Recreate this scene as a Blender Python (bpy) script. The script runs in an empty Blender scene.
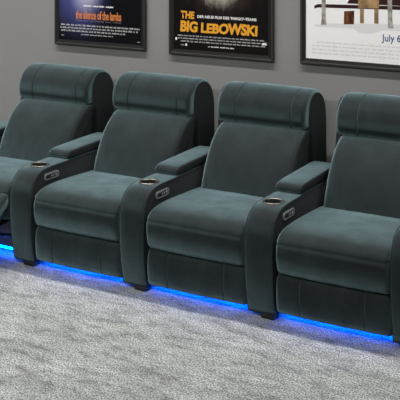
import bpy, bmesh, math, random
from mathutils import Vector, Matrix
random.seed(7)
S = bpy.context.scene
col = S.collection

# ------------------------------------------------------------------ helpers
def newmat(name, base=(.5,.5,.5), rough=.5, metal=0.0, emit=None, estr=0.0, spec=.5, sheen=0.0):
    m = bpy.data.materials.new(name); m.use_nodes = True
    b = m.node_tree.nodes['Principled BSDF']
    b.inputs['Base Color'].default_value = (*base, 1)
    b.inputs['Roughness'].default_value = rough
    b.inputs['Metallic'].default_value = metal
    b.inputs['Specular IOR Level'].default_value = spec
    b.inputs['Sheen Weight'].default_value = sheen
    if emit:
        b.inputs['Emission Color'].default_value = (*emit, 1)
        b.inputs['Emission Strength'].default_value = estr
    return m

def nodes(m):
    return m.node_tree.nodes, m.node_tree.links, m.node_tree.nodes['Principled BSDF']

def noise(m, scale, detail=3, rough=.5, vec=None, mapping=None):
    n, l, b = nodes(m)
    t = n.new('ShaderNodeTexNoise'); t.inputs['Scale'].default_value = scale
    t.inputs['Detail'].default_value = detail; t.inputs['Roughness'].default_value = rough
    tc = n.new('ShaderNodeTexCoord')
    if mapping:
        mp = n.new('ShaderNodeMapping'); mp.inputs['Scale'].default_value = mapping[:3]
        if len(mapping) > 3: mp.inputs['Rotation'].default_value = (0, 0, mapping[3])
        l.new(tc.outputs['Object'], mp.inputs[0]); l.new(mp.outputs[0], t.inputs['Vector'])
    else:
        l.new(tc.outputs['Object'], t.inputs['Vector'])
    return t.outputs['Fac']

def ramp(m, fac, stops):
    n, l, b = nodes(m)
    r = n.new('ShaderNodeValToRGB'); l.new(fac, r.inputs[0])
    e = r.color_ramp.elements
    while len(e) < len(stops): e.new(.5)
    for i, (p, c) in enumerate(stops):
        e[i].position = p; e[i].color = (*c, 1)
    return r.outputs[0]

def mix(m, fac, a, b_, mode='MIX'):
    n, l, b = nodes(m)
    x = n.new('ShaderNodeMix'); x.data_type = 'RGBA'; x.blend_type = mode
    for sock, v in ((x.inputs[0], fac), (x.inputs[6], a), (x.inputs[7], b_)):
        if isinstance(v, (int, float)): sock.default_value = v
        elif isinstance(v, tuple): sock.default_value = (*v, 1)
        else: l.new(v, sock)
    return x.outputs[2]

def bump(m, fac, strength, dist):
    n, l, b = nodes(m)
    x = n.new('ShaderNodeBump'); x.inputs['Strength'].default_value = strength
    x.inputs['Distance'].default_value = dist
    l.new(fac, x.inputs['Height']); l.new(x.outputs[0], b.inputs['Normal'])

def tag(o, label=None, cat=None, group=None, kind=None):
    if label: o['label'] = label
    if cat: o['category'] = cat
    if group: o['group'] = group
    if kind: o['kind'] = kind
    return o

def empty(name, loc=(0,0,0), **k):
    o = bpy.data.objects.new(name, None); o.location = loc; o.empty_display_size = .05
    col.objects.link(o); return tag(o, **k)

def link(name, bm, mat, parent=None, smooth=True, angle=40):
    me = bpy.data.meshes.new(name)
    bmesh.ops.recalc_face_normals(bm, faces=bm.faces)
    for f in bm.faces: f.smooth = smooth
    if smooth:
        for e in bm.edges:
            if len(e.link_faces) == 2 and e.calc_face_angle(0) > math.radians(angle): e.smooth = False
    bm.to_mesh(me); bm.free()
    me.materials.append(mat)
    o = bpy.data.objects.new(name, me); col.objects.link(o)
    if parent: o.parent = parent
    return o

def box(bm, x0, x1, y0, y1, z0, z1, bev=0.0, seg=2):
    r = bmesh.ops.create_cube(bm, size=1)
    vs = r['verts']
    for v in vs:
        v.co = Vector(((x0+x1)/2 + v.co.x*(x1-x0), (y0+y1)/2 + v.co.y*(y1-y0), (z0+z1)/2 + v.co.z*(z1-z0)))
    if bev:
        es = list({e for v in vs for e in v.link_edges})
        bmesh.ops.bevel(bm, geom=es, offset=bev, segments=seg, affect='EDGES', profile=.5)
    return bm

def spline(pts, n=6, closed=True):
    out = []; N = len(pts)
    for i in range(N if closed else N-1):
        def g(j): return Vector(pts[j % N]) if closed else Vector(pts[max(0, min(N-1, j))])
        p0, p1, p2, p3 = g(i-1), g(i), g(i+1), g(i+2)
        for k in range(n):
            t = k/n
            out.append(.5*((2*p1)+(-p0+p2)*t+(2*p0-5*p1+4*p2-p3)*t*t+(-p0+3*p1-3*p2+p3)*t**3))
    if not closed: out.append(Vector(pts[-1]))
    return out

def chaikin(pts, it=2):
    P = [Vector(p) for p in pts]
    for _ in range(it):
        Q = []
        for i in range(len(P)):
            a, b = P[i], P[(i+1) % len(P)]
            Q += [a*.75+b*.25, a*.25+b*.75]
        P = Q
    return P

def offset(P, d, lim=None):
    """inward offset of a closed polygon given as Vectors (y,z)"""
    N = len(P)
    area = sum(P[i].x*P[(i+1)%N].y - P[(i+1)%N].x*P[i].y for i in range(N))
    s = 1 if area > 0 else -1
    out = []
    for i in range(N):
        t = (P[(i+1)%N]-P[i-1]); t = t.normalized() if t.length > 1e-9 else Vector((1,0))
        n = Vector((-t.y, t.x))*s
        out.append(P[i]+n*d)
    return out

def pillow(bm, P, x0, x1, r=.03, seg=5, crown=0.0, grooves=(), gd=.005, gw=.006, nmid=10, capmax=None):
    """upholstered block: closed (y,z) profile P swept from x0 to x1 with rounded ends"""
    st = []
    for k in range(seg+1):
        a = math.pi/2*k/seg
        st.append((x0 + r*(1-math.cos(math.pi/2-a)) if False else x0 + r*(1-math.cos(a)), r*(1-math.sin(a))))
    mids = [x0+r+(x1-x0-2*r)*k/nmid for k in range(1, nmid)]
    ev = {round(m, 5): 0.0 for m in mids}
    for g in grooves:
        for m in list(ev):
            if abs(m-g) < gw*1.6: del ev[m]
        ev[round(g-gw, 5)] = 0.0; ev[round(g-gw*.4, 5)] = gd*.7; ev[round(g, 5)] = gd
        ev[round(g+gw*.4, 5)] = gd*.7; ev[round(g+gw, 5)] = 0.0
    st += sorted(ev.items())
    for k in range(seg, -1, -1):
        a = math.pi/2*k/seg
        st.append((x1 - r*(1-math.cos(a)), r*(1-math.sin(a))))
    xm, h = (x0+x1)/2, (x1-x0)/2
    rings = []
    for x, off in st:
        c = crown*(1-((x-xm)/h)**2)
        Q = offset(P, off-c)
        rings.append([bm.verts.new((x, q.x, q.y)) for q in Q])
    N = len(P)
    for a, b in zip(rings, rings[1:]):
        for i in range(N):
            bm.faces.new((a[i], a[(i+1)%N], b[(i+1)%N], b[i]))
    bm.faces.new(rings[0]); bm.faces.new(rings[-1])
    return bm

def tube(bm, path, r, n=8, closed=False):
    path = [Vector(p) for p in path]; N = len(path); rings = []
    up = Vector((0,0,1))
    for i, p in enumerate(path):
        if closed: t = path[(i+1)%N]-path[i-1]
        else: t = path[min(N-1,i+1)]-path[max(0,i-1)]
        t.normalize()
        a = t.cross(Vector((1,0,0)) if abs(t.x) < .8 else up).normalized(); b = t.cross(a).normalized()
        rings.append([bm.verts.new(p+(a*math.cos(2*math.pi*k/n)+b*math.sin(2*math.pi*k/n))*r) for k in range(n)])
    pairs = list(zip(rings, rings[1:])) + ([(rings[-1], rings[0])] if closed else [])
    for A, B in pairs:
        for k in range(n): bm.faces.new((A[k], A[(k+1)%n], B[(k+1)%n], B[k]))
    if not closed: bm.faces.new(rings[0]); bm.faces.new(rings[-1])
    return bm

def lathe(bm, prof, c, n=40, axis='Z'):
    """revolve (r, h) profile round the vertical through c"""
    rings = []
    for r, h in prof:
        rings.append([bm.verts.new((c[0]+r*math.cos(2*math.pi*k/n), c[1]+r*math.sin(2*math.pi*k/n), c[2]+h)) for k in range(n)])
    for A, B in zip(rings, rings[1:]):
        for k in range(n): bm.faces.new((A[k], A[(k+1)%n], B[(k+1)%n], B[k]))
    if prof[0][0] > 0: bm.faces.new(rings[0])
    if prof[-1][0] > 0: bm.faces.new(rings[-1])
    return bm

def copy_tree(o, parent=None):
    c = o.copy(); col.objects.link(c); c.parent = parent
    for ch in [x for x in bpy.data.objects if x.parent == o]: copy_tree(ch, c)
    return c

# ------------------------------------------------------------------ materials
def velvet(name, dark, light):
    m = newmat(name, dark, .7, spec=.15, sheen=VS)
    n, l, b = nodes(m)
    b.inputs['Sheen Roughness'].default_value = .33
    b.inputs['Sheen Tint'].default_value = (.52, .86, .95, 1)
    f = noise(m, 7, 5, .6, mapping=(1, 1, .6))
    c = ramp(m, f, [(.36, dark), (.64, light)])
    l.new(c, b.inputs['Base Color'])
    # raised nap: a velvet lobe that glows where light and eye both graze the pile
    v = n.new('ShaderNodeBsdfSheen'); v.distribution = 'ASHIKHMIN'
    v.inputs['Roughness'].default_value = VR
    f2 = noise(m, 9, 5, .65, mapping=(1, 1, .7))
    l.new(ramp(m, f2, [(.34, tuple(x*.74 for x in VC)), (.66, tuple(x*1.1 for x in VC))]), v.inputs['Color'])
    ad = n.new('ShaderNodeAddShader'); l.new(b.outputs[0], ad.inputs[0]); l.new(v.outputs[0], ad.inputs[1])
    l.new(ad.outputs[0], n['Material Output'].inputs['Surface'])
    return m
VR, VC = 0.52, (.225, .345, .37)
VS = .0
M = {}
LEDS = 58
M['velvet'] = velvet('teal_velvet', (.010,.014,.016), (.0175,.0245,.028))
M['side'] = newmat('charcoal_side', (.027,.030,.032), .8, spec=.15)  # plain darker colour for back shells and flat sides
M['welt'] = newmat('dark_welt', (.018,.028,.032), .7, spec=.2)
M['plastic'] = newmat('black_plastic', (.012,.012,.014), .5)
M['base'] = newmat('grey_metal_base', (.16,.165,.17), .6, .2)
M['steel'] = newmat('brushed_steel', (.26,.235,.205), .36, 1.0)
M['pewter'] = newmat('grey_metal_rim', (.36,.38,.39), .45, .4)
M['linkage'] = newmat('dark_steel_linkage', (.03,.03,.032), .45, .6)
M['led'] = newmat('blue_led', (.02,.05,.2), .4, emit=(.0,.095,1.0), estr=LEDS)
M['indicator'] = newmat('button_grey', (.35,.36,.37), .4)
M['frame'] = newmat('charcoal_frame', (.020,.0195,.019), .42, spec=.6)
M['rebate'] = newmat('black_rebate', (.008,.008,.008), .6, spec=.3)

wall = newmat('painted_wall', (.30,.287,.278), .85, spec=.2)
n_, l_, b_ = nodes(wall)
l_.new(ramp(wall, noise(wall, 1.3, 4), [(.3, (.246,.246,.245)), (.7, (.262,.262,.261))]), b_.inputs['Base Color'])
bump(wall, noise(wall, 220, 3), .08, .001)
M['wall'] = wall
M['ceiling'] = newmat('ceiling_paint', (.7,.7,.68), .9)

# carpet: pale grey pile, mottled by the lie of the pile
cp = newmat('carpet', (.45,.45,.45), .95, spec=.1, sheen=.2)
n_, l_, b_ = nodes(cp)
big = ramp(cp, noise(cp, 4.5, 5, .62, mapping=(.7, 1.5, 1, .5)), [(.36, (.34,.35,.343)), (.64, (.465,.477,.470))])
mid = ramp(cp, noise(cp, 13, 7, .8, mapping=(.55, 1.3, 1, .5)), [(.35, (.20,.19,.195)), (.52, (.88,.88,.88)), (.7, (1.0,1.0,1.0))])
fine = ramp(cp, noise(cp, 120, 2, .8, mapping=(1.2, .8, 1, .2)), [(.38, (.08,.085,.08)), (.5, (.90,.93,.91)), (.62, (1.9,1.95,1.9))])
c1 = mix(cp, .8, big, mid, 'MULTIPLY')
c2 = mix(cp, .85, c1, fine, 'MULTIPLY')
l_.new(c2, b_.inputs['Base Color'])
bump(cp, noise(cp, 190, 3, .7), .6, .006)
M['carpet'] = cp

# ------------------------------------------------------------------ room
YW = 1.20
def slab(name, x0, x1, y0, y1, z0, z1, mat):
    o = link(name, box(bmesh.new(), x0, x1, y0, y1, z0, z1), mat, smooth=False)
    return tag(o, kind='structure')
slab('floor', -4.5, 6.5, -6.5, YW+.1, -.1, 0, M['carpet'])
slab('wall_back', -4.5, 6.5, YW, YW+.1, 0, 2.8, M['wall'])
slab('wall_left', -4.6, -4.5, -6.5, YW+.1, 0, 2.8, M['wall'])
slab('wall_right', 6.5, 6.6, -6.5, YW+.1, 0, 2.8, M['wall'])
slab('wall_front', -4.5, 6.5, -6.6, -6.5, 0, 2.8, M['wall'])
slab('ceiling', -4.5, 6.5, -6.5, YW+.1, 2.8, 2.9, M['ceiling'])

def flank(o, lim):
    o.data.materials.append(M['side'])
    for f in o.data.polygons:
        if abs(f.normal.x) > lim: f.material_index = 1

def seams(parent, P, xs, n0, n1, d):
    N = len(P); Q = offset(P, d)
    for x in xs:
        path = [(x, Q[i % N].x, Q[i % N].y) for i in range(n0, n1)]
        link('seam', tube(bmesh.new(), path, .0030, 6), M['welt'], parent)

# ------------------------------------------------------------------ console arms
HW = .079
def make_console():
    root = empty('armrest_console', (0,0,0))
    prof = spline([(.050,.020),(.036,.032),(.020,.09),(.006,.17),(-.003,.27),(-.004,.36),(.004,.43),(.022,.483),
                   (.055,.520),(.105,.541),(.17,.549),(.30,.550),(.60,.550),(.86,.550),(.885,.545),(.89,.52),(.89,.30),(.89,.05),(.885,.022),(.87,.020),(.5,.020),(.2,.020)], 4)
    bm = pillow(bmesh.new(), prof, -HW, HW, r=.012, seg=4, crown=.002, nmid=4)
    body = link('body', bm, M['velvet'], root, angle=50)
    # hollow for the cup
    cut = bpy.data.objects.new('cut', bpy.data.meshes.new('cut')); col.objects.link(cut)
    b2 = bmesh.new(); lathe(b2, [(.0455,.03),(.0455,-.075)], (0,.175,.549)); bmesh.ops.recalc_face_normals(b2, faces=b2.faces); b2.to_mesh(cut.data); b2.free()
    md = body.modifiers.new('b', 'BOOLEAN'); md.operation = 'DIFFERENCE'; md.object = cut; md.solver = 'EXACT'
    dg = bpy.context.evaluated_depsgraph_get()
    me = bpy.data.meshes.new_from_object(body.evaluated_get(dg)); body.modifiers.clear(); body.data = me
    bpy.data.objects.remove(cut)
    # the flat flanks take the darker charcoal material
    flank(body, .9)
    # piping down both edges of the front
    for s in (-1, 1):
        P = offset(prof, .0035)
        path = [(s*(HW-.003), p.x, p.y) for p in P[:60]]
        link('piping', tube(bmesh.new(), path, .0035, 6), M['welt'], body)
    # padded rear rest
    pp = chaikin([(.375,.553),(.352,.558),(.345,.572),(.352,.590),(.377,.601),(.43,.604),(.60,.608),(.84,.612),(.868,.604),(.868,.553),(.6,.553)], 2)
    pad = link('arm_pad', pillow(bmesh.new(), pp, -.076, .076, r=.014, seg=6, crown=.002, nmid=6), M['velvet'], root)
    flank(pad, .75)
    # cup holder
    ch = lathe(bmesh.new(), [(.0450,-.070),(.0455,-.004),(.0458,.0015),(.0490,.0045),(.0545,.0045),(.0570,.0015),(.0570,-.0005),(.0548,-.0015),(.0456,-.0015)], (0,.175,.5505), 48)
    bmesh.ops.delete(ch, geom=[f for f in ch.faces if len(f.verts) > 4 and abs(f.calc_center_median().z-.549) < .001], context='FACES_ONLY')
    cup = link('cup_holder', ch, M['steel'], root, angle=60)
    link('rubber_mat', lathe(bmesh.new(), [(.0435,0),(.0435,.004)], (0,.175,.4815), 40), M['plastic'], cup)
    # switch plate on the inner side
    def pill(y0, y1, z0, z1, xa, xb, r):
        b = bmesh.new(); pts = []
        for (cy, cz, a0) in ((y1-r, z1-r, 0), (y0+r, z1-r, 90), (y0+r, z0+r, 180), (y1-r, z0+r, 270)):
            for k in range(6):
                a = math.radians(a0+18*k); pts.append((cy+r*math.cos(a), cz+r*math.sin(a)))
        A = [b.verts.new((xa, *p)) for p in pts]; B = [b.verts.new((xb, *p)) for p in pts]
        for i in range(len(pts)): b.faces.new((A[i], A[(i+1)%len(pts)], B[(i+1)%len(pts)], B[i]))
        b.faces.new(A); b.faces.new(B); return b
    x = HW+.002
    sw = link('switch_plate', pill(.118,.252,.477,.516, x-.004, x+.004, .017), M['pewter'], root, angle=30)
    link('switch_face', pill(.127,.243,.4855,.5075, x, x+.0052, .012), M['plastic'], sw, angle=30)
    for y, r in ((.178,.005),(.198,.005),(.222,.0075)):
        link('button', pill(y-r, y+r, .4965-r, .4965+r, x+.003, x+.0075, r*.98), M['indicator'], sw, angle=30)
    for y in (.028, .80):
        link('foot', box(bmesh.new(), .000, .074, y, y+.055, 0, .024, .003), M['plastic'], root)
    return root

centres = [-.798+.772*k for k in range(5)]
con = make_console()
clabels = ['teal velvet console arm on the left edge of the photo, only its rear pad visible',
           'teal velvet console arm just right of the raised footrest',
           'teal velvet console arm with cup holder, middle of the three whole ones',
           'teal velvet console arm with cup holder just left of the rightmost recliner',
           'teal velvet console arm on the right edge of the photo, mostly cut off']
for k, x in enumerate(centres):
    o = con if k == 0 else copy_tree(con)
    o.location = (x - (0, 0, 0, .006, .010)[k], 0, 0)
    tag(o, clabels[k], 'armrest', 'console arms between the recliners')

# ------------------------------------------------------------------ recliners
SW = .305
def make_recliner():
    root = empty('recliner', (0,0,0))
    # seat cushion with a stitched line along its front edge
    P = chaikin([(.05,.243),(.022,.245),(.004,.262),(-.007,.297),(-.014,.335),(-.014,.372),(-.008,.396),(-.001,.403),(-.005,.410),(.006,.427),
                 (.040,.449),(.11,.462),(.22,.464),(.42,.457),(.60,.447),(.62,.42),(.62,.26),(.60,.243),(.3,.243)], 2)
    link('seat_cushion', pillow(bmesh.new(), P, -SW+.017, SW-.006, r=.022, seg=6, crown=.004, nmid=12), M['velvet'], root)
    # front panel = folded leg rest
    P = chaikin([(.09,.040),(.042,.040),(.026,.050),(.018,.10),(.016,.15),(.020,.20),(.032,.232),(.05,.243),(.09,.243)], 2)
    o = link('leg_rest', pillow(bmesh.new(), P, -SW+.004, SW-.004, r=.022, seg=5, crown=.004, nmid=8, grooves=(-.17,.17), gd=.004, gw=.004), M['velvet'], root)
    seams(o, P, (-.17, .17), 3, 30, .0015)
    # back cushion
    P = chaikin([(.55,.40),(.525,.42),(.530,.47),(.562,.555),(.606,.640),(.663,.715),(.728,.768),(.785,.796),(.830,.802),(.90,.80),(.91,.70),(.90,.55),(.90,.40)], 2)
    o = link('backrest', pillow(bmesh.new(), P, -SW+.040, SW-.007, r=.034, seg=7, crown=.007, nmid=12), M['velvet'], root)
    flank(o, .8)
    # outer back shell with flat dark sides
    P = chaikin([(.82,.30),(.805,.42),(.795,.55),(.80,.68),(.815,.765),(.828,.82),(.826,.88),(.838,.94),(.868,.978),(.915,.990),(.97,.987),(1.022,.962),(1.060,.91),(1.080,.83),(1.085,.55),(1.080,.30)], 2)
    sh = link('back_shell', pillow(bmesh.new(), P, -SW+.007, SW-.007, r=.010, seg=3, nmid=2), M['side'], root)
    for s in (-1, 1):
        link('piping', tube(bmesh.new(), [(s*(SW-.010), p.x, p.y) for p in offset(P, .002)], .004, 6, closed=True), M['welt'], sh)
    # headrest roll
    P = chaikin([(.86,.790),(.800,.791),(.782,.797),(.770,.822),(.764,.862),(.770,.910),(.795,.955),(.840,.991),(.90,1.012),(.965,1.010),(1.025,.985),(1.068,.936),(1.088,.87),(1.088,.80),(1.02,.79)], 2)
    o = link('headrest', pillow(bmesh.new(), P, -SW+.020, SW-.010, r=.027, seg=8, crown=.004, nmid=10, grooves=(-.155,.205), gd=.005, gw=.004), M['velvet'], root)
    seams(o, P, (-.155, .205), 3, 44, .0020)
    # chassis under the seat
    link('base', box(bmesh.new(), -SW+.02, SW-.02, .105, .95, .060, .240, .004), M['base'], root)
    link('led_strip', box(bmesh.new(), -.296, .296, .118, .130, .034, .044, .003), M['led'], root, smooth=False)
    return root

rec = make_recliner()
rlabels = ['dark teal velvet recliner with its footrest raised, at the left edge of the photo',
           'upright dark teal velvet recliner directly right of the one with the raised footrest',
           'upright dark teal velvet recliner, third from the left, below the poster with yellow lettering',
           'dark teal velvet recliner below the white poster, rightmost of the row']
seats = []
for k in range(4):
    o = rec if k == 0 else copy_tree(rec)
    o.location = ((centres[k]+centres[k+1])/2 - (0, 0, .003, .008)[k], 0, 0)
    tag(o, rlabels[k], 'recliner', 'recliners in a row along the wall'); seats.append(o)
# first one: leg rest swung out on its linkage
A = seats[0]
old = [c for c in bpy.data.objects if c.parent == A and c.name.startswith('leg_rest')][0]
for q in [c for c in bpy.data.objects if c.parent == old]: bpy.data.objects.remove(q)
bpy.data.objects.remove(old)
P = chaikin([(.000,.345),(-.002,.385),(-.008,.408),(-.035,.397),(-.10,.352),(-.25,.250),(-.36,.172),(-.380,.145),(-.368,.118),(-.335,.112),(-.28,.145),(-.14,.240),(-.04,.312)], 2)
lr = link('leg_rest', pillow(bmesh.new(), P, -SW+.004, SW-.002, r=.014, seg=5, crown=.003, nmid=8, grooves=(-.15,.15), gd=.004, gw=.004), M['velvet'], A)
for s in (-1, 1):
    b = bmesh.new()
    tube(b, [(s*.22,.09,.22),(s*.22,-.20,.20)], .010, 6); tube(b, [(s*.235,.09,.13),(s*.235,-.06,.18),(s*.235,-.10,.25)], .010, 6)
    tube(b, [(s*.21,.06,.24),(s*.235,-.06,.18)], .009, 6)
    link('linkage', b, M['linkage'], lr)

# ------------------------------------------------------------------ framed posters
def text_mesh(body, w, h, bold=0.0, space=1.0):
    """lettering as a flat mesh w wide, h high, origin lower left"""
    cu = bpy.data.curves.new('t', 'FONT'); cu.body = body; cu.offset = bold; cu.space_character = space; cu.resolution_u = 3
    o = bpy.data.objects.new('t', cu); col.objects.link(o)
    dg = bpy.context.evaluated_depsgraph_get(); dg.update()
    me = bpy.data.meshes.new_from_object(o.evaluated_get(dg)); bpy.data.objects.remove(o)
    xs = [v.co.x for v in me.vertices]; ys = [v.co.y for v in me.vertices]
    x0, x1, y0, y1 = min(xs), max(xs), min(ys), max(ys)
    for v in me.vertices: v.co = Vector(((v.co.x-x0)/(x1-x0)*w, (v.co.y-y0)/(y1-y0)*h, 0))
    return me
TY = YW-.0175       # plane just in front of the print
def lettering(name, body, x, z, w, h, mat, parent, bold=0.0, space=1.0, slope=0.0, wave=None, dy=0):
    me = text_mesh(body, w, h, bold, space)
    for v in me.vertices:
        a, b = v.co.x, v.co.y
        if wave: b = b*wave(a/w)
        v.co = Vector((x+a+slope*b, TY-dy, z+b))
    me.materials.clear(); me.materials.append(mat)
    o = bpy.data.objects.new(name, me); col.objects.link(o); o.parent = parent
    return o
def blocks(bm, x0, x1, z, h, seed):
    """a line of print too small to read: little strokes with word gaps"""
    rnd = random.Random(seed); x = x0
    while x < x1:
        w = rnd.uniform(.012, .040); e = min(x+w, x1)
        q = x
        while q < e-.001:
            g = rnd.uniform(.0022, .0042); hh = h*rnd.uniform(.6, 1)
            vs = [bm.verts.new((a, TY, b)) for a, b in ((q, z), (min(q+g, e), z), (min(q+g, e), z+hh), (q, z+hh))]
            bm.faces.new(vs); q += g+.0014
        x = e+rnd.uniform(.005, .010)
def line(x0, x1, z, h, seed, mat, root):
    bm = bmesh.new(); blocks(bm, x0, x1, z, h, seed); link('small_print', bm, mat, root, smooth=False)
def shape(name, polys, mat, parent, dy=0.0):
    bm = bmesh.new()
    for p in polys: bm.faces.new([bm.verts.new((a, TY-dy, b)) for a, b in p])
    return link(name, bm, mat, parent, smooth=False)

def make_frame(root, x0, z0, w=.775, h=1.115):
    x1, z1 = x0+w, z0+h
    def ring(bm, prof):
        """prof: list of (inset, y) swept round the rectangle with mitred corners"""
        R = []
        for ins, y in prof:
            R.append([bm.verts.new(p) for p in ((x0+ins, y, z0+ins), (x1-ins, y, z0+ins), (x1-ins, y, z1-ins), (x0+ins, y, z1-ins))])
        for i in range(len(R)):
            a, b = R[i], R[(i+1) % len(R)]
            for k in range(4): bm.faces.new((a[k], a[(k+1)%4], b[(k+1)%4], b[k]))
        return bm
    fr = link('frame', ring(bmesh.new(), [(.004, YW-.002), (0, YW-.020), (.002, YW-.025), (.004, YW-.027), (.015, YW-.027), (.017, YW-.025), (.017, YW-.012), (.016, YW-.002)]), M['frame'], root, smooth=False)
    link('inner_lip', ring(bmesh.new(), [(.017, YW-.008), (.017, YW-.024), (.038, YW-.0195), (.038, YW-.008)]), M['rebate'], fr, smooth=False)
    return x0+.034, x1-.034, z0+.034, z1-.034

def poster(label, x0, z0, printmat, group='framed posters on the wall'):
    root = empty('framed_poster', (x0+.3925, YW, z0)); tag(root, label, 'poster', group)
    holder = root
    inv = Matrix.Translation(-Vector(root.location))
    before = set(bpy.data.objects)
    a, b, c, d = make_frame(root, x0, z0)
    o = link('print', box(bmesh.new(), a, b, YW-.017, YW-.006, c, d), printmat, root, smooth=False)
    return root, a, b, c, d
def settle(root):
    """parts were modelled in world space: bring them under their root"""
    for o in bpy.data.objects:
        if o.parent == root and o.type == 'MESH':
            o.data.transform(Matrix.Translation(-Vector(root.location)))
            for q in bpy.data.objects:
                if q.parent == o and q.type == 'MESH': q.data.transform(Matrix.Translation(-Vector(root.location)))

def coordmat(name, rough=.35):
    m = newmat(name, (0,0,0), rough, spec=.12)
    n, l, b = nodes(m)
    tc = n.new('ShaderNodeTexCoord'); sp = n.new('ShaderNodeSeparateXYZ')
    l.new(tc.outputs['Object'], sp.inputs[0])
    return m, sp
def blob(m, sp, cx, cz, rx, rz, inner=0.0, outer=1.0, noisy=0.0, nscale=12):
    n, l, b = nodes(m)
    def math_(op, a, c):
        x = n.new('ShaderNodeMath'); x.operation = op
        for s, v in zip(x.inputs, (a, c)):
            if isinstance(v, (int, float)): s.default_value = v
            else: l.new(v, s)
        return x.outputs[0]
    dx = math_('DIVIDE', math_('SUBTRACT', sp.outputs[0], cx), rx)
    dz = math_('DIVIDE', math_('SUBTRACT', sp.outputs[2], cz), rz)
    r = math_('SQRT', math_('ADD', math_('MULTIPLY', dx, dx), math_('MULTIPLY', dz, dz)), 0)
    if noisy: r = math_('ADD', r, math_('MULTIPLY', math_('SUBTRACT', noise(m, nscale, 5, .7, mapping=(2, 1, .7)), .5), noisy))
    mr = n.new('ShaderNodeMapRange'); mr.inputs[1].default_value = inner; mr.inputs[2].default_value = outer
    mr.inputs[3].default_value = 1; mr.inputs[4].default_value = 0; mr.interpolation_type = 'SMOOTHSTEP'
    l.new(r, mr.inputs[0]); return mr.outputs[0]

ink = lambda n, c: newmat(n, c, .45, spec=.25)
ORANGE = ink('orange_ink', (.62,.20,.06)); YELLOW = ink('yellow_ink', (.78,.36,.03)); WHITE = ink('white_ink', (.85,.85,.83))
GREY = ink('grey_ink', (.55,.55,.55)); NAVY = ink('navy_ink', (.035,.045,.22)); PALE = ink('pale_grey_ink', (.60,.60,.60))

# --- poster 1: near black with a blue violet glow printed top left
m, sp = coordmat('night_print'); n_, l_, b_ = nodes(m)
c = mix(m, blob(m, sp, -.19, .36, .32, .36, .0, 1, .3, 5), (.0045,.0045,.006), (.075,.085,.27))
c = mix(m, blob(m, sp, -.12, .40, .17, .22, .0, 1, .3, 8), c, (.50,.50,.66))
l_.new(c, b_.inputs['Base Color'])
r1, a, b, c_, d = poster('black framed film poster with orange lower-case title and blue glow, leftmost of three', -.704, 1.112, m)
lettering('title', 'the silence of the lambs', -.519, 1.303, .388, .062, ORANGE, r1, bold=.028, space=.95)
lettering('names', 'jodie foster   anthony hopkins   scott glenn', -.452, 1.388, .255, .016, WHITE, r1, bold=.06)
lettering('tagline', 'from the terrifying best seller', -.519, 1.286, .388, .0105, GREY, r1, space=1.7)
for i, (xa, xb) in enumerate(((-.650,.020),(-.655,.015),(-.650,-.10),(-.47,-.20))): line(xa, xb, 1.252-.0205*i, .012 if i < 3 else .008, i, GREY, r1)
line(-.645, -.622, 1.178, .006, 11, GREY, r1); line(.0, .025, 1.168, .005, 12, GREY, r1)
settle(r1)

# --- poster 2: dark brown with a pale rough patch
m, sp = coordmat('dark_brown_print'); n_, l_, b_ = nodes(m)
c = mix(m, blob(m, sp, .0, .50, .36, .27, .0, 1, .9, 9), (.0065,.0055,.0055), (.070,.048,.040))
c = mix(m, blob(m, sp, -.01, .47, .19, .175, .25, 1, .9, 16), c, (.42,.39,.34))
l_.new(c, b_.inputs['Base Color'])
r2, a, b, c_, d = poster('black framed dark film poster with large yellow title, middle of three', .255, 1.107, m)
tilt = lambda t: 1 + .10*math.sin(t*11)
lettering('title', 'BIG LEBOWSKI', .342, 1.262, .570, .076, YELLOW, r2, bold=.045, space=.96, slope=.06, wave=lambda t: .93+.07*math.sin(9*t+1), dy=.0002)
lettering('title', 'THE', .345, 1.350, .104, .052, YELLOW, r2, bold=.045, slope=.06, wave=lambda t: 1-.08*t, dy=.0002)
lettering('subtitle', "DER NEUE FILM DES 'FARGO'-TEAMS", .473, 1.359, .435, .019, WHITE, r2, bold=.03, dy=.0002)
for i, (xa, xb) in enumerate(((.325,.965),(.325,.985),(.345,.97))): line(xa, xb, 1.234-.0185*i, .0085, 20+i, GREY, r2)
line(.345, .395, 1.172, .006, 30, GREY, r2); line(.555, .745, 1.171, .009, 31, WHITE, r2)
for q in ([(.305,1.205),(.318,1.205),(.318,1.222),(.305,1.222)], [(.383,1.170),(.396,1.172),(.394,1.186),(.381,1.184)], [(.945,1.208),(.985,1.212),(.968,1.222),(.988,1.228),(.950,1.224)]):
    shape('badge', [q], WHITE, r2, .0004)
settle(r2)

# --- poster 3: white, generic colour shapes over a pale ground
m, sp = coordmat('white_print', .5); n_, l_, b_ = nodes(m)
c = mix(m, .55, (.86,.86,.86), (.86,.86,.86)); l_.new(c, b_.inputs['Base Color'])
r3, a, b, c_, d = poster('charcoal framed white film poster with blue lettering, rightmost of three', 1.211, 1.113, m)
MAROON = ink('maroon_ink', (.030,.008,.008)); POST = newmat('stone_ink', (.3,.3,.3), .5, spec=.2)
l2 = POST.node_tree.links; l2.new(ramp(POST, noise(POST, 30, 4), [(.3, (.16,.13,.09)), (.7, (.46,.45,.42))]), POST.node_tree.nodes['Principled BSDF'].inputs['Base Color'])
CASE = newmat('brown_ink', (.1,.03,.01), .5, spec=.2)
l3 = CASE.node_tree.links; l3.new(ramp(CASE, noise(CASE, 26, 3, mapping=(2, 1, .5)), [(.35, (.035,.010,.006)), (.7, (.20,.065,.02))]), CASE.node_tree.nodes['Principled BSDF'].inputs['Base Color'])
TAN = newmat('tan_ink', (.2,.12,.06), .5, spec=.2)
l4 = TAN.node_tree.links; l4.new(ramp(TAN, noise(TAN, 14, 4), [(.35, (.10,.05,.022)), (.65, (.42,.27,.13))]), TAN.node_tree.nodes['Principled BSDF'].inputs['Base Color'])
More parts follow.
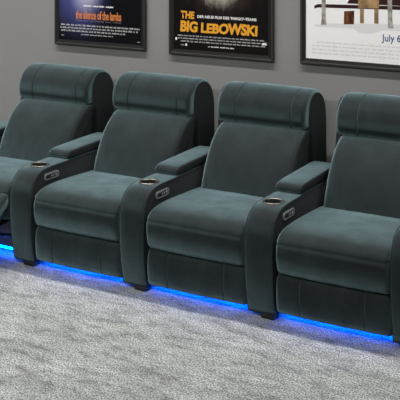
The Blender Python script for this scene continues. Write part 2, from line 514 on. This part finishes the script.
X = lambda a_, b_: [(a_[0], b_[0]), (a_[1], b_[0]), (a_[1], b_[1]), (a_[0], b_[1])]
shape('pale_ground', [[(1.30,1.360),(1.42,1.374),(1.95,1.395),(1.95,1.35),(1.75,1.352),(1.67,1.325),(1.60,1.327),(1.56,1.350),(1.31,1.348)]], ink('soft_grey_ink', (.71,.71,.71)), r3, .0000)
shape('dark_band', [[(1.305,1.459),(1.33,1.467),(1.96,1.478),(1.96,1.500),(1.33,1.488),(1.305,1.477)], [(1.52,1.500),(1.96,1.500),(1.96,1.58),(1.60,1.56),(1.53,1.52)]], MAROON, r3, .0004)
shape('upright_post', [[(1.350,1.362),(1.386,1.362),(1.381,1.40),(1.380,1.56),(1.354,1.56),(1.354,1.40)]], POST, r3, .0008)
shape('upright_post', [[(1.778,1.365),(1.812,1.365),(1.804,1.41),(1.802,1.56),(1.774,1.56),(1.776,1.41)]], POST, r3, .0008)
shape('brown_block', [[(1.499,1.372),(1.564,1.376),(1.566,1.458),(1.501,1.452)]], CASE, r3, .0008)
for q in ([(1.590,1.476),(1.722,1.478),(1.722,1.56),(1.590,1.56)], [(1.602,1.385),(1.626,1.385),(1.626,1.470),(1.602,1.470)], [(1.692,1.388),(1.718,1.388),(1.718,1.472),(1.692,1.472)]):
    shape('tan_block', [q], TAN, r3, .0008)
lettering('date', 'July 6th', 1.738, 1.272, .160, .056, NAVY, r3, bold=.01, space=1.0, dy=.0004)
for i in range(4): line(1.29+(.03 if i == 0 else 0), 1.92, 1.250-.022*i, .009, 50+i, PALE, r3)
settle(r3)

# ------------------------------------------------------------------ ceiling light and added fill
LM = newmat('light_diffuser', (.9,.9,.9), .5, emit=(1.0,.965,.93), estr=1.0)
nn, ll, bb = nodes(LM)
E1, E2 = 80, 150
def linear_light(y, x0, x1, w, watts, spread, label):
    r = empty('ceiling_or_fill_light', ((x0+x1)/2, y, 2.8)); tag(r, label, 'ceiling light')
    L = (x1-x0)/2
    b = bmesh.new(); box(b, -L-.02, L+.02, -w/2-.015, -w/2, -.03, -.001); box(b, -L-.02, L+.02, w/2, w/2+.015, -.03, -.001); box(b, -L-.02, L+.02, -w/2, w/2, -.008, -.001)
    link('housing', b, M['pewter'], r, smooth=False)
    la = bpy.data.lights.new('light', 'AREA'); la.shape = 'RECTANGLE'; la.size = x1-x0; la.size_y = w
    la.energy = watts; la.spread = math.radians(spread); la.color = (1.0,.975,.95)
    lo = bpy.data.objects.new('lamp', la); lo.location = (0,0,-.035); lo.parent = r; col.objects.link(lo)
    m = LM
    link('diffuser', box(bmesh.new(), -L, L, -w/2, w/2, -.020, -.010), m, r, smooth=False)
linear_light(.42, -3.2, 5.0, .07, E1, 115, 'long linear ceiling light directly above the recliners')
linear_light(-2.6, -3.4, 2.2, .30, E2, 180, 'added linear fill light, out of view over the open floor')  # unseen fill, added to brighten the seat fronts

W = bpy.data.worlds.new('World'); S.world = W; W.use_nodes = True
W.node_tree.nodes['Background'].inputs[0].default_value = (.86,.93,1,1)
W.node_tree.nodes['Background'].inputs[1].default_value = .05

# ------------------------------------------------------------------ camera
th = math.radians(29.9)
cam = bpy.data.cameras.new('camera'); co = bpy.data.objects.new('camera', cam); col.objects.link(co)
cam.sensor_fit = 'HORIZONTAL'; cam.sensor_width = 36; cam.lens = 90
cam.shift_x = 0; cam.shift_y = -285/400
co.location = (3.7631, -4.5036, 2.0346)
co.rotation_euler = (math.pi/2, 0, th)
cam.clip_start = .05
S.camera = co
S.view_settings.view_transform = 'Standard'; S.view_settings.look = 'None'
S.view_settings.exposure = 0; S.view_settings.gamma = 1; S.view_settings.use_curve_mapping = False
